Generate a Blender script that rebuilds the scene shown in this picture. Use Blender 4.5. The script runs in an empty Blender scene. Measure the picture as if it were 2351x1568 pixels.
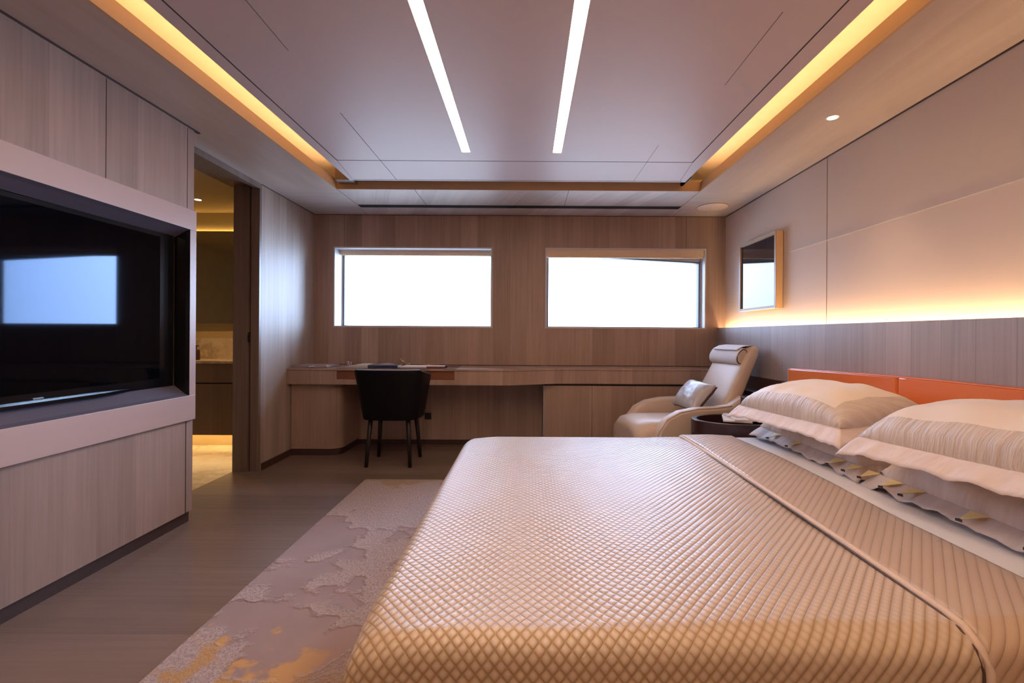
import bpy, bmesh, math, random
from mathutils import Vector, Matrix, noise
random.seed(7)
sc = bpy.context.scene
C = sc.collection
R = math.radians
PI = math.pi
ZE = 1.035            # eye height
ZC = 2.152            # ceiling height

# ------------------------------------------------------------------ camera
cd = bpy.data.cameras.new('camera'); cam = bpy.data.objects.new('camera', cd); C.objects.link(cam)
cam.location = (0, 0, ZE); cam.rotation_euler = (R(90), -0.006, 0)
cd.sensor_width = 36; cd.lens = 1100 / 2351 * 36
cd.shift_x = -34.5 / 2351; cd.shift_y = -16 / 2351; cd.clip_start = 0.02
sc.camera = cam
# ------------------------------------------------------------------ colour / exposure
sc.view_settings.view_transform = 'Standard'; sc.view_settings.look = 'None'
sc.view_settings.exposure = 0.28; sc.view_settings.gamma = 1.0; sc.view_settings.use_curve_mapping = False
sc.cycles.use_denoising = True
sc.cycles.max_bounces = 10; sc.cycles.diffuse_bounces = 5; sc.cycles.glossy_bounces = 4
sc.cycles.transparent_max_bounces = 12
sc.cycles.sample_clamp_indirect = 6.0; sc.cycles.caustics_refractive = False
sc.cycles.use_light_tree = True
# ------------------------------------------------------------------ sky outside
SKY_GAIN = 1.0
w = bpy.data.worlds.new('sky'); sc.world = w; w.use_nodes = True
nt = w.node_tree; nt.nodes.clear()
tc = nt.nodes.new('ShaderNodeTexCoord')
sep = nt.nodes.new('ShaderNodeSeparateXYZ'); nt.links.new(tc.outputs['Generated'], sep.inputs[0])
mr = nt.nodes.new('ShaderNodeMapRange'); mr.inputs[1].default_value = -0.06; mr.inputs[2].default_value = 0.10
nt.links.new(sep.outputs['Z'], mr.inputs[0])
mx = nt.nodes.new('ShaderNodeMix'); mx.data_type = 'RGBA'
mx.inputs['A'].default_value = (3.6, 4.4, 5.6, 1); mx.inputs['B'].default_value = (5.6, 7.4, 11.0, 1)
nt.links.new(mr.outputs[0], mx.inputs['Factor'])
dt = nt.nodes.new('ShaderNodeVectorMath'); dt.operation = 'DOT_PRODUCT'
dt.inputs[1].default_value = Vector((0.85, 0.50, 0.20)).normalized()
nt.links.new(tc.outputs['Generated'], dt.inputs[0])
m2 = nt.nodes.new('ShaderNodeMapRange'); m2.inputs[1].default_value = 0.65; m2.inputs[2].default_value = 1.0
m2.interpolation_type = 'SMOOTHSTEP'
nt.links.new(dt.outputs['Value'], m2.inputs[0])
m3 = nt.nodes.new('ShaderNodeMix'); m3.data_type = 'RGBA'; m3.blend_type = 'ADD'; m3.inputs['Factor'].default_value = 1
gl = nt.nodes.new('ShaderNodeMix'); gl.data_type = 'RGBA'
gl.inputs['A'].default_value = (0, 0, 0, 1); gl.inputs['B'].default_value = (11, 17, 26, 1)
nt.links.new(m2.outputs[0], gl.inputs['Factor'])
nt.links.new(mx.outputs['Result'], m3.inputs['A']); nt.links.new(gl.outputs['Result'], m3.inputs['B'])
bg = nt.nodes.new('ShaderNodeBackground'); bg.inputs[1].default_value = SKY_GAIN
nt.links.new(m3.outputs['Result'], bg.inputs[0])
wo = nt.nodes.new('ShaderNodeOutputWorld'); nt.links.new(bg.outputs[0], wo.inputs[0])
for xa, xb in ((-1.82, -0.327), (0.168, 1.678)):
    ld = bpy.data.lights.new('window_portal', 'AREA'); ld.shape = 'RECTANGLE'; ld.size = xb - xa + .1; ld.size_y = 0.95
    ld.cycles.is_portal = True
    lo = bpy.data.objects.new('window_portal', ld); C.objects.link(lo)
    lo.location = ((xa + xb) / 2, 4.93, 1.47); lo.rotation_euler = (R(-90), 0, 0)
# strengths of the room's own lamps
STRIP = 29.0; COVE = 19.0; LEDGE = 55.0; DOWN = 14.0; BATH = 20.0
WARM = (1.0, 0.55, 0.19); WARM2 = (1.0, 0.68, 0.40); SOFT = (1.0, 0.80, 0.62)

# ================================================================== materials
def mat(name, col=(.5, .5, .5), rough=.5, metal=0, spec=.5, sheen=0, coat=0):
    m = bpy.data.materials.new(name); m.use_nodes = True
    p = m.node_tree.nodes['Principled BSDF']
    p.inputs['Base Color'].default_value = (*col, 1); p.inputs['Roughness'].default_value = rough
    p.inputs['Metallic'].default_value = metal; p.inputs['Specular IOR Level'].default_value = spec
    p.inputs['Sheen Weight'].default_value = sheen; p.inputs['Coat Weight'].default_value = coat
    return m
class NT:
    def __init__(s, m): s.m = m; s.t = m.node_tree; s.p = s.t.nodes['Principled BSDF']
    def n(s, ty, **k):
        o = s.t.nodes.new(ty)
        for a, b in k.items(): setattr(o, a, b)
        return o
    def l(s, a, b): s.t.links.new(a, b)
    def math(s, op, a, b=None, c=None):
        o = s.n('ShaderNodeMath', operation=op)
        for i, v in enumerate((a, b, c)):
            if v is None: continue
            if isinstance(v, (int, float)): o.inputs[i].default_value = v
            else: s.l(v, o.inputs[i])
        return o.outputs[0]
    def dot(s, v, d):
        o = s.n('ShaderNodeVectorMath', operation='DOT_PRODUCT'); s.l(v, o.inputs[0]); o.inputs[1].default_value = d
        return o.outputs['Value']
    def comb(s, x, y, z=0):
        o = s.n('ShaderNodeCombineXYZ')
        for i, v in enumerate((x, y, z)):
            if isinstance(v, (int, float)): o.inputs[i].default_value = v
            else: s.l(v, o.inputs[i])
        return o.outputs[0]
    def noise(s, vec, scale, detail=4, rough=.55):
        o = s.n('ShaderNodeTexNoise'); s.l(vec, o.inputs['Vector']); o.inputs['Scale'].default_value = scale
        o.inputs['Detail'].default_value = detail; o.inputs['Roughness'].default_value = rough
        return o.outputs['Fac']
    def rng(s, v, a, b, c=0, d=1, smooth=False):
        o = s.n('ShaderNodeMapRange'); s.l(v, o.inputs[0])
        if smooth: o.interpolation_type = 'SMOOTHSTEP'
        for i, x in enumerate((a, b, c, d)): o.inputs[i + 1].default_value = x
        return o.outputs[0]
    def mix(s, f, a, b, mode='MIX'):
        o = s.n('ShaderNodeMix', data_type='RGBA', blend_type=mode)
        if isinstance(f, (int, float)): o.inputs['Factor'].default_value = f
        else: s.l(f, o.inputs['Factor'])
        for k, v in (('A', a), ('B', b)):
            if isinstance(v, tuple): o.inputs[k].default_value = (*v, 1)
            else: s.l(v, o.inputs[k])
        return o.outputs['Result']
    def obj(s): return s.n('ShaderNodeTexCoord').outputs['Object']
    def bump(s, h, dist=.001, st=1):
        o = s.n('ShaderNodeBump'); o.inputs['Distance'].default_value = dist; o.inputs['Strength'].default_value = st
        s.l(h, o.inputs['Height']); s.l(o.outputs[0], s.p.inputs['Normal'])
    def col(s, c): s.l(c, s.p.inputs['Base Color'])

def wood(name, dark, light, across=(1, 1, 0), along=(0, 0, 1), wd=.13, rough=.42, var=.5, seam=0, spec=.4, grain=70, stretch=1.6):
    m = mat(name, light, rough, spec=spec); n = NT(m); v = n.obj()
    a = n.dot(v, across); g = n.dot(v, along)
    cell = n.math('FLOOR', n.math('DIVIDE', a, wd))
    wn = n.n('ShaderNodeTexWhiteNoise', noise_dimensions='1D'); n.l(cell, wn.inputs['W']); tone = wn.outputs['Value']
    off = n.math('MULTIPLY', tone, 37.0)
    fine = n.noise(n.comb(n.math('MULTIPLY', a, grain), n.math('ADD', n.math('MULTIPLY', g, stretch), off), off), 1.0, 5, .6)
    broad = n.noise(n.comb(n.math('MULTIPLY', a, 7), n.math('ADD', n.math('MULTIPLY', g, 1.1), off), 3.3), 1.0, 3, .5)
    f = n.math('ADD', n.math('MULTIPLY', n.rng(fine, .3, .7), .38), n.math('MULTIPLY', n.rng(broad, .3, .7), .62 - var * .6))
    f = n.math('ADD', f, n.math('MULTIPLY', tone, var))
    c = n.mix(n.rng(f, .1, 1.0), dark, light)
    if seam:
        fr = n.math('FRACT', n.math('DIVIDE', a, wd))
        e = n.math('MINIMUM', fr, n.math('SUBTRACT', 1.0, fr))
        k = n.rng(e, 0, seam, .55, 1)
        c = n.mix(1.0, c, n.comb(k, k, k), 'MULTIPLY')
    n.col(c); n.bump(fine, .0006, .35)
    return m
def plain(name, col, rough=.5, ns=60, amt=.06, bump=.0004, **k):
    m = mat(name, col, rough, **k); n = NT(m); v = n.obj(); f = n.noise(v, ns, 4)
    n.col(n.mix(f, tuple(c * (1 - amt) for c in col), tuple(min(1, c * (1 + amt)) for c in col)))
    if bump: n.bump(f, bump, .6)
    return m
def emit(name, col, st):
    m = bpy.data.materials.new(name); m.use_nodes = True; t = m.node_tree; t.nodes.clear()
    e = t.nodes.new('ShaderNodeEmission'); e.inputs[0].default_value = (*col, 1); e.inputs[1].default_value = st
    o = t.nodes.new('ShaderNodeOutputMaterial'); t.links.new(e.outputs[0], o.inputs[0]); return m

M = {}
WD, WL = (.27, .18, .145), (.46, .335, .28)
M['wall'] = wood('bleached_oak_vertical', WD, WL, wd=.155, var=.45)
M['wall_tv'] = wood('bleached_oak_tv_wall', (.27, .20, .18), (.43, .33, .30), wd=.21, var=.45)
M['wains'] = wood('bleached_oak_wainscot', (.27, .215, .20), (.42, .345, .325), wd=.16, var=.5, seam=.012)
M['leftw'] = wood('bleached_oak_door_side', (.29, .22, .19), (.44, .355, .305), wd=.11, var=.4, rough=.52, spec=.32)
M['ceil'] = wood('bleached_oak_ceiling', (.42, .345, .31), (.55, .47, .43), across=(0, 1, 0), along=(1, 0, 0), wd=.5, var=.3, grain=26, stretch=3.0)
M['ceilfar'] = wood('bleached_oak_ceiling_panels', (.38, .315, .285), (.57, .485, .45), across=(1, .35, 0), along=(0, 1, 0), wd=.12, var=.5)
M['ceil_side'] = wood('bleached_oak_ceiling_sides', (.45, .36, .31), (.57, .47, .415), across=(1, 0, 0), along=(0, 1, 0), wd=.5, var=.3, grain=22, stretch=2.2)
M['door'] = wood('dark_oak_door', (.13, .085, .065), (.22, .155, .125), wd=.12, var=.35)
M['floor'] = wood('grey_oak_floor', (.115, .078, .063), (.215, .152, .126), across=(0, 1, 0), along=(1, 0, 0), wd=.235, rough=.36, var=.6, seam=.010, grain=45, stretch=1.0)
M['desk'] = wood('bleached_oak_desk', (.28, .185, .145), (.44, .31, .255), wd=.10, var=.5)
M['deskfront'] = wood('bleached_oak_cabinet', (.30, .20, .155), (.42, .295, .235), wd=.19, var=.35)
M['fascia'] = plain('glow_tinted_fascia', (.55, .36, .20), .5)  # orange of the warm cove light put into the base colour
M['panelc'] = plain('mauve_grey_lacquer_ceiling', (.60, .50, .515), .45, ns=3, amt=.02, bump=0)
M['cove'] = plain('cream_cove_paint', (.80, .72, .58), .6, ns=14, amt=.08)
M['lacq'] = plain('mauve_lacquer', (.50, .385, .37), .38, ns=4, amt=.03, bump=0)
M['uphol'] = plain('beige_wall_upholstery', (.64, .515, .445), .75, ns=400, amt=.05, bump=.0003)
M['seam'] = mat('seam_shadow_gap', (.05, .035, .03), .8)
M['seamw'] = mat('upholstery_joint', (.24, .19, .17), .8)
M['seaml'] = mat('pale_piping', (.62, .55, .50), .6)
M['plinth'] = plain('dark_brown_plinth', (.055, .028, .022), .4)
M['black'] = mat('black_void', (.004, .004, .004), .8)
M['white'] = plain('white_window_lining', (.60, .59, .62), .45, ns=5, amt=.02, bump=0)
M['gasket'] = mat('grey_blue_gasket', (.05, .065, .10), .5)
M['blind'] = plain('beige_blind_cassette', (.82, .62, .42), .55)
M['tvblk'] = mat('black_gloss_bezel', (.006, .006, .008), .12)
M['chamfer'] = mat('dark_blue_grey_metal', (.14, .135, .19), .33, metal=.25)
scr = mat('black_screen_glass', (.002, .002, .003), .035, spec=.26)
scr.node_tree.nodes['Principled BSDF'].inputs['Specular Tint'].default_value = (.5, .65, 1, 1)
M['screen'] = scr
M['badge'] = mat('silver_badge', (.85, .85, .9), .2, metal=1)
M['chrome'] = mat('chrome', (.8, .78, .75), .12, metal=1)
M['brass'] = mat('brass', (.75, .55, .28), .22, metal=1)
M['ledlin'] = emit('linear_lamp_glow', (1, .70, .48), STRIP)
M['ledcove'] = emit('cove_strip_glow', (1.0, .60, .29), COVE * 1.1)
M['ledcove2'] = emit('inner_cove_strip_glow', WARM, COVE * .5)
M['ledledge'] = emit('ledge_strip_glow', (1.0, .66, .34), LEDGE)
M['leddown'] = emit('downlight_glow', (1, .88, .62), 14)
M['ledbath'] = emit('bathroom_strip_glow', (1, .62, .25), BATH)
M['ledmir'] = emit('mirror_strip_glow', (1, .60, .18), 14)
M['blackchair'] = plain('black_leather', (.004, .0032, .004), .5, ns=90, spec=.18)
M['blackleg'] = mat('black_painted_wood', (.012, .008, .008), .4)
M['cream'] = plain('cream_leather', (.66, .53, .43), .42, ns=130, amt=.04, bump=.0003)
M['piping'] = plain('pale_leather_piping', (.78, .62, .50), .5)
M['towel'] = plain('white_terry', (.72, .70, .72), .9, ns=300, bump=.001)
M['brownlea'] = plain('brown_leather', (.09, .045, .035), .45, ns=120)
M['silver'] = plain('silver_satin', (.50, .49, .50), .34, ns=25, amt=.06, bump=.0001, spec=.6)
M['orange'] = plain('orange_leather', (.74, .17, .022), .27, ns=160, amt=.04, bump=.0002, spec=.7)
M['darkwood'] = plain('dark_plum_lacquer', (.045, .021, .024), .28, ns=20, amt=.15, bump=0)
M['darkwood2'] = plain('dark_walnut', (.07, .03, .02), .4, ns=20, amt=.2)
M['leatherpad'] = plain('dark_leather_inlay', (.15, .08, .06), .35, ns=140)
M['redleather'] = plain('russet_leather', (.20, .065, .032), .45, ns=140)
M['paper'] = plain('paper', (.72, .66, .64), .6, ns=30)
M['pinkpaper'] = plain('blush_paper', (.55, .36, .31), .55)
M['navy'] = mat('navy_gloss_cover', (.05, .05, .10), .25)
M['taupe'] = plain('taupe_leather', (.34, .25, .25), .35, ns=140)
M['glass'] = mat('crystal', (.95, .93, .9), .05); M['glass'].node_tree.nodes['Principled BSDF'].inputs['Transmission Weight'].default_value = .8
M['marble'] = None
def marble():
    m = mat('cream_marble', (.7, .6, .45), .3); n = NT(m); v = n.obj()
    a = n.noise(v, 2.2, 6, .65); b = n.noise(v, 6, 6, .7)
    k = n.rng(n.math('ABSOLUTE', n.math('SUBTRACT', a, .5)), 0, .05, 0, 1)
    n.col(n.mix(n.math('MULTIPLY', k, n.rng(b, .2, .6)), (.50, .40, .28), (.78, .70, .56))); return m
M['marble'] = marble()
M['bathwall'] = plain('ochre_stone_plaster', (.55, .44, .24), .5, ns=6, amt=.1)
M['bathwood'] = wood('bathroom_oak', (.17, .115, .075), (.27, .19, .13), wd=.2)
M['mirror'] = mat('mirror_silver', (.75, .75, .72), .03, metal=1)
def pane_mat():
    m = bpy.data.materials.new('window_glass'); m.use_nodes = True; t = m.node_tree; t.nodes.clear()
    tr = t.nodes.new('ShaderNodeBsdfTransparent'); g = t.nodes.new('ShaderNodeBsdfGlossy'); g.inputs['Roughness'].default_value = .02
    f = t.nodes.new('ShaderNodeFresnel'); f.inputs[0].default_value = 1.3
    x = t.nodes.new('ShaderNodeMixShader'); o = t.nodes.new('ShaderNodeOutputMaterial')
    t.links.new(f.outputs[0], x.inputs[0]); t.links.new(tr.outputs[0], x.inputs[1]); t.links.new(g.outputs[0], x.inputs[2])
    t.links.new(x.outputs[0], o.inputs[0]); return m
M['pane'] = pane_mat()
M['linen'] = plain('white_sheet_linen', (.84, .83, .86), .8, ns=220, amt=.03, bump=.0005)
M['pillowtop'] = plain('ivory_pillow_satin', (.82, .72, .64), .55, ns=9, amt=.03, bump=0, sheen=.2)
M['pillowside'] = plain('champagne_pillow_band', (.68, .61, .57), .5, ns=14, amt=.12, bump=.002)
M['flange'] = plain('blush_flange_linen', (.82, .735, .73), .6, ns=8, amt=.05, bump=.002)
M['lower'] = plain('oyster_pillow_linen', (.76, .68, .65), .6, ns=10, amt=.05, bump=.003)
M['emb'] = plain('gold_embroidery', (.96, .78, .38), .5, ns=60)
M['flapshade'] = plain('flap_shadow_brown', (.05, .03, .025), .6, ns=60)  # painted shadow colour for the pillow hem flaps
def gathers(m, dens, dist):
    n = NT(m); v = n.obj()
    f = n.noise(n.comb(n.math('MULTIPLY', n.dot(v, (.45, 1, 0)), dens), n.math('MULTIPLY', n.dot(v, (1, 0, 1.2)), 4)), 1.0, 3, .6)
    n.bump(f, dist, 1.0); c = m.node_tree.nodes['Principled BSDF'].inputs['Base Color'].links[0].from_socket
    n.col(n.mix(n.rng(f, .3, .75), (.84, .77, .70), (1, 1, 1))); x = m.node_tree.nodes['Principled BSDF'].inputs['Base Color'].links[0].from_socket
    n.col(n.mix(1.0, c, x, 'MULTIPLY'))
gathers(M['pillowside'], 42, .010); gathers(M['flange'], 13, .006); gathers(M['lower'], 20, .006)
def spread(name, ribs):
    m = mat(name, (.6, .5, .45), .36, spec=.75, sheen=.15); n = NT(m)
    uv = n.n('ShaderNodeTexCoord').outputs['UV']
    sp = n.n('ShaderNodeSeparateXYZ'); n.l(uv, sp.inputs[0]); a0, b0 = sp.outputs['X'], sp.outputs['Y']
    if ribs:
        b = n.math('SUBTRACT', n.math('DIVIDE', a0, .028), n.math('DIVIDE', b0, .034)); f = n.math('ABSOLUTE', n.math('SINE', n.math('MULTIPLY', b, PI)))
        dash = n.math('ABSOLUTE', n.math('SINE', n.math('MULTIPLY', a0, PI / .012)))
        h = n.math('POWER', f, .5)
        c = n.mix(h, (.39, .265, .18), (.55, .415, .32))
        h = n.math('ADD', h, n.math('MULTIPLY', dash, .12))
    else:
        wob = n.math('MULTIPLY', n.math('SUBTRACT', n.noise(uv, 3.0, 2), .5), .010)
        a = n.math('DIVIDE', n.math('ADD', a0, wob), .0255); b = n.math('DIVIDE', n.math('ADD', b0, wob), .030)
        f1 = n.math('ABSOLUTE', n.math('SINE', n.math('MULTIPLY', n.math('ADD', a, b), PI)))
        f2 = n.math('ABSOLUTE', n.math('SINE', n.math('MULTIPLY', n.math('SUBTRACT', a, b), PI)))
        kf = n.rng(a0, .55, 1.25, 1.0, .25, True)
        f1 = n.math('ADD', n.math('MULTIPLY', f1, kf), n.math('SUBTRACT', 1.0, kf))
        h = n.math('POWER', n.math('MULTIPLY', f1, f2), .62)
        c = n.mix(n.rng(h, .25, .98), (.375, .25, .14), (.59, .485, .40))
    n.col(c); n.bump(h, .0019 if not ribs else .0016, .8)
    return m
M['spread'] = spread('honeycomb_bedspread', False); M['spreadrib'] = spread('ribbed_bedspread_underside', True)
M['hem'] = plain('champagne_hem', (.68, .53, .44), .6, ns=160, bump=.0008)
def rug_mat():
    m = mat('silk_rug', (.5, .4, .4), .75, sheen=.3); n = NT(m); v = n.obj()
    sp = n.n('ShaderNodeSeparateXYZ'); n.l(v, sp.inputs[0])
    warp = n.noise(v, 5.5, 5, .6)
    big = n.noise(v, 1.55, 3.5, .55)
    big = n.math('ADD', big, n.math('MULTIPLY', n.math('SUBTRACT', warp, .5), .28))
    cloud = n.rng(big, .535, .548)
    tex = n.noise(n.comb(n.math('MULTIPLY', sp.outputs['X'], 120), n.math('MULTIPLY', sp.outputs['Y'], 60)), 1.0, 3, .7)
    field = n.mix(n.rng(tex, .35, .6), (.30, .215, .215), (.52, .405, .41))
    cl = n.mix(n.noise(v, 4, 4), (.20, .125, .115), (.34, .235, .235))
    c = n.mix(cloud, field, cl)
    # gold dye patches woven towards the near end, a tan band at the far end
    g = n.math('ADD', n.noise(v, 3.1, 5, .6), n.rng(sp.outputs['Y'], 1.35, 2.1, .16, -.25))
    c = n.mix(n.rng(g, .56, .60), c, (.50, .27, .075))
    t = n.math('ADD', n.noise(v, 4.0, 5, .6), n.rng(sp.outputs['Y'], 3.0, 3.36, -.25, .16))
    c = n.mix(n.rng(t, .52, .58), c, (.36, .22, .125))
    c = n.mix(n.math('MULTIPLY', n.rng(sp.outputs['X'], -.76, -.60, 0, .8, True), n.rng(sp.outputs['Y'], 1.45, 1.85, 1, 0, True)), c, (.25, .12, .065))
    n.col(c)
    edge = n.rng(n.math('ABSOLUTE', n.math('SUBTRACT', big, .54)), 0, .02, 1, 0)
    h = n.math('ADD', n.math('MULTIPLY', n.math('SUBTRACT', 1.0, cloud), n.rng(tex, .4, .6)), n.math('MULTIPLY', edge, 1.0))
    n.bump(h, .006, .8); return m
M['rug'] = rug_mat()

# ================================================================== builders
def bmn(): return bmesh.new()
def box(bm, x0, x1, y0, y1, z0, z1):
    vs = [bm.verts.new(p) for p in ((x0, y0, z0), (x1, y0, z0), (x1, y1, z0), (x0, y1, z0), (x0, y0, z1), (x1, y0, z1), (x1, y1, z1), (x0, y1, z1))]
    for f in ((0, 3, 2, 1), (4, 5, 6, 7), (0, 1, 5, 4), (1, 2, 6, 5), (2, 3, 7, 6), (3, 0, 4, 7)): bm.faces.new([vs[i] for i in f])
def prism(bm, pts, axis, a, b):
    """extrude a 2-D outline along an axis between a and b; axis 'x': pts=(y,z), 'y': pts=(x,z), 'z': pts=(x,y)"""
    def P(p, t):
        return {'x': (t, p[0], p[1]), 'y': (p[0], t, p[1]), 'z': (p[0], p[1], t)}[axis]
    A = [bm.verts.new(P(p, a)) for p in pts]; B = [bm.verts.new(P(p, b)) for p in pts]; n = len(pts)
    bm.faces.new(A); bm.faces.new(B[::-1])
    for i in range(n): bm.faces.new((A[i], B[i], B[(i + 1) % n], A[(i + 1) % n]))
def lathe(bm, prof, cx=0, cy=0, seg=32, sx=1, sy=1):
    rings = []
    for r, z in prof:
        rings.append([bm.verts.new((cx + math.cos(2 * PI * i / seg) * r * sx, cy + math.sin(2 * PI * i / seg) * r * sy, z)) for i in range(seg)])
    for A, B in zip(rings, rings[1:]):
        for i in range(seg): bm.faces.new((A[i], A[(i + 1) % seg], B[(i + 1) % seg], B[i]))
    bm.faces.new(rings[0][::-1]); bm.faces.new(rings[-1])
def tube(bm, pts, r, seg=10, r2=None):
    pts = [Vector(p) for p in pts]; rings = []
    for i, p in enumerate(pts):
        d = (pts[min(i + 1, len(pts) - 1)] - pts[max(i - 1, 0)]).normalized()
        u = d.cross(Vector((0, 0, 1)) if abs(d.z) < .9 else Vector((1, 0, 0))).normalized(); v = d.cross(u)
        rr = r if r2 is None else r + (r2 - r) * i / (len(pts) - 1)
        rings.append([bm.verts.new(p + (u * math.cos(2 * PI * k / seg) + v * math.sin(2 * PI * k / seg)) * rr) for k in range(seg)])
    for A, B in zip(rings, rings[1:]):
        for i in range(seg): bm.faces.new((A[i], A[(i + 1) % seg], B[(i + 1) % seg], B[i]))
    bm.faces.new(rings[0][::-1]); bm.faces.new(rings[-1])
def loft(bm, secs, seg=36, e=4.0):
    """secs: (centre, half-width vector, half-thickness vector); superellipse sections"""
    rings = []
    for sct in secs:
        c, u, v = (Vector(q) for q in sct[:3]); ee = sct[3] if len(sct) > 3 else e; ring = []
        for k in range(seg):
            t = 2 * PI * k / seg; cs, sn = math.cos(t), math.sin(t)
            ring.append(bm.verts.new(c + u * math.copysign(abs(cs) ** (2 / ee), cs) + v * math.copysign(abs(sn) ** (2 / ee), sn)))
        rings.append(ring)
    for A, B in zip(rings, rings[1:]):
        for i in range(seg): bm.faces.new((A[i], A[(i + 1) % seg], B[(i + 1) % seg], B[i]))
    bm.faces.new(rings[0][::-1]); bm.faces.new(rings[-1])
def obj(name, bm, m, parent=None, smooth=False, bevel=0, seg=2, world=True):
    bmesh.ops.recalc_face_normals(bm, faces=bm.faces)
    me = bpy.data.meshes.new(name); bm.to_mesh(me); bm.free()
    if isinstance(m, (list, tuple)):
        for q in m: me.materials.append(q)
    else: me.materials.append(m)
    if smooth:
        for p in me.polygons: p.use_smooth = True
    o = bpy.data.objects.new(name, me); C.objects.link(o)
    if parent:
        o.parent = parent
        if world:
            r = parent; off = Vector((0, 0, 0))
            while r: off += r.location; r = r.parent
            o.location = -off
    if bevel:
        b = o.modifiers.new('edge', 'BEVEL'); b.width = bevel; b.segments = seg; b.limit_method = 'ANGLE'; b.angle_limit = R(40)
        if not smooth:
            for p in me.polygons: p.use_smooth = True
            me.set_sharp_from_angle(angle=R(30)) if hasattr(me, 'set_sharp_from_angle') else None
    return o
def bobj(name, m, parent, *b, bevel=0, world=True):
    bm = bmn(); box(bm, *b); return obj(name, bm, m, parent, bevel=bevel, world=world)
def tag(o, label, cat, group=None):
    o['label'] = label; o['category'] = cat
    if group: o['group'] = group
    return o
def thing(name, label, cat, loc=(0, 0, 0), rz=0, group=None):
    o = bpy.data.objects.new(name, None); C.objects.link(o); o.location = loc; o.rotation_euler = (0, 0, rz); o.empty_display_size = .1
    return tag(o, label, cat, group)
def struct(name, bm, m, **k):
    o = obj(name, bm, m, **k); o['kind'] = 'structure'; return o
def sbox(name, m, *b, bevel=0):
    bm = bmn(); box(bm, *b); return struct(name, bm, m, bevel=bevel)

# ================================================================== setting
XT, XL, XR, XW, YB, YF = -1.84, -2.0, 1.86, 1.78, -1.7, 4.5
sbox('floor', M['floor'], -2.19, 2.0, YB - .1, 4.6, -.06, 0)
# back wall with two window openings
W = [(-1.82, -0.327), (0.168, 1.678)]; WZ0, WZ1 = 1.095, 1.85
bm = bmn()
box(bm, -2.3, 2.0, YF, YF + .34, 0, WZ0); box(bm, -2.3, 2.0, YF, YF + .34, WZ1, 2.5)
for a, b in ((-2.3, W[0][0]), (W[0][1], W[1][0]), (W[1][1], 2.0)): box(bm, a, b, YF, YF + .34, WZ0, WZ1)
wb = struct('wall_back', bm, M['wall'])
bm = bmn()
for x in (-1.72, 1.49): box(bm, x - .0012, x + .0012, YF - .0012, YF, WZ1, ZC)
box(bm, XL, XW, YF - .001, YF, .742, .748)
obj('seam', bm, M['seam'], wb)
def window(i, x0, x1, slant, dep, fw):
    r = bpy.data.objects.new('window_%d' % i, None); C.objects.link(r); r['kind'] = 'structure'; r.location = ((x0 + x1) / 2, YF, WZ0)
    t = .012; bm = bmn()
    box(bm, x0, x0 + t, YF - .003, YF + dep + .06, WZ0, WZ1); box(bm, x1 - t, x1, YF - .003, YF + dep + .06, WZ0, WZ1)
    box(bm, x0 + t, x1 - t, YF - .003, YF + dep + .06, WZ1 - t, WZ1); box(bm, x0 + t, x1 - t, YF - .003, YF + dep + .06, WZ0, WZ0 + t)
    obj('lining', bm, M['white'], r)
    # outer glazing frame: top edge follows the sloping hull
    y0, y1 = YF + dep, YF + dep + .06
    zt0, zt1 = WZ1 - .025, WZ1 - .025 - slant
    xa, xb = x0 + t, x1 - t
    bm = bmn()
    prism(bm, [(xa, WZ0), (xa + fw, WZ0), (xa + fw, zt0), (xa, zt0)], 'y', y0, y1)
    prism(bm, [(xb - fw, WZ0), (xb, WZ0), (xb, zt1), (xb - fw, zt1)], 'y', y0, y1)
    prism(bm, [(xa, zt0 - fw), (xb, zt1 - fw), (xb, WZ1), (xa, WZ1)], 'y', y0, y1)
    prism(bm, [(xa, WZ0), (xb, WZ0), (xb, WZ0 + .02), (xa, WZ0 + .02)], 'y', y0, y1)
    obj('window_frame', bm, M['white'], r)
    bm = bmn(); g = .009
    prism(bm, [(xa + fw, WZ0), (xa + fw + g, WZ0), (xa + fw + g, zt0 - fw), (xa + fw, zt0 - fw)], 'y', y0 - .004, y1)
    prism(bm, [(xb - fw - g, WZ0), (xb - fw, WZ0), (xb - fw, zt1 - fw), (xb - fw - g, zt1 - fw)], 'y', y0 - .004, y1)
    prism(bm, [(xa + fw, zt0 - fw - g), (xb - fw, zt1 - fw - g), (xb - fw, zt1 - fw), (xa + fw, zt0 - fw)], 'y', y0 - .004, y1)
    obj('gasket', bm, M['gasket'], r)
    bm = bmn(); prism(bm, [(xa + fw, WZ0 + .02), (xb - fw, WZ0 + .02), (xb - fw, zt1 - fw), (xa + fw, zt0 - fw)], 'y', YF + dep + .025, YF + dep + .031)
    obj('pane', bm, M['pane'], r)
window(1, *W[0], .004, .19, .010); window(2, *W[1], .075, .10, .014)
for i, (a, b) in enumerate(W):
    yb = YF + (.12 if i == 0 else .02); h = .046 if i == 0 else .073
    r = thing('roller_blind', ['raised beige roller blind in the top of the window above the desk chair',
                               'raised beige roller blind in the top of the window nearer the armchair'][i], 'blind', ((a + b) / 2, yb, WZ1 - .012), group='raised roller blinds')
    bobj('cassette', M['blind'], r, a + .012, b - .012, yb, yb + .05, WZ1 - .012 - h + .012, WZ1 - .012)
    bobj('bottom_bar', M['blind'], r, a + .02, b - .02, yb + .008, yb + .03, WZ1 - .012 - h, WZ1 - .012 - h + .012)

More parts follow.
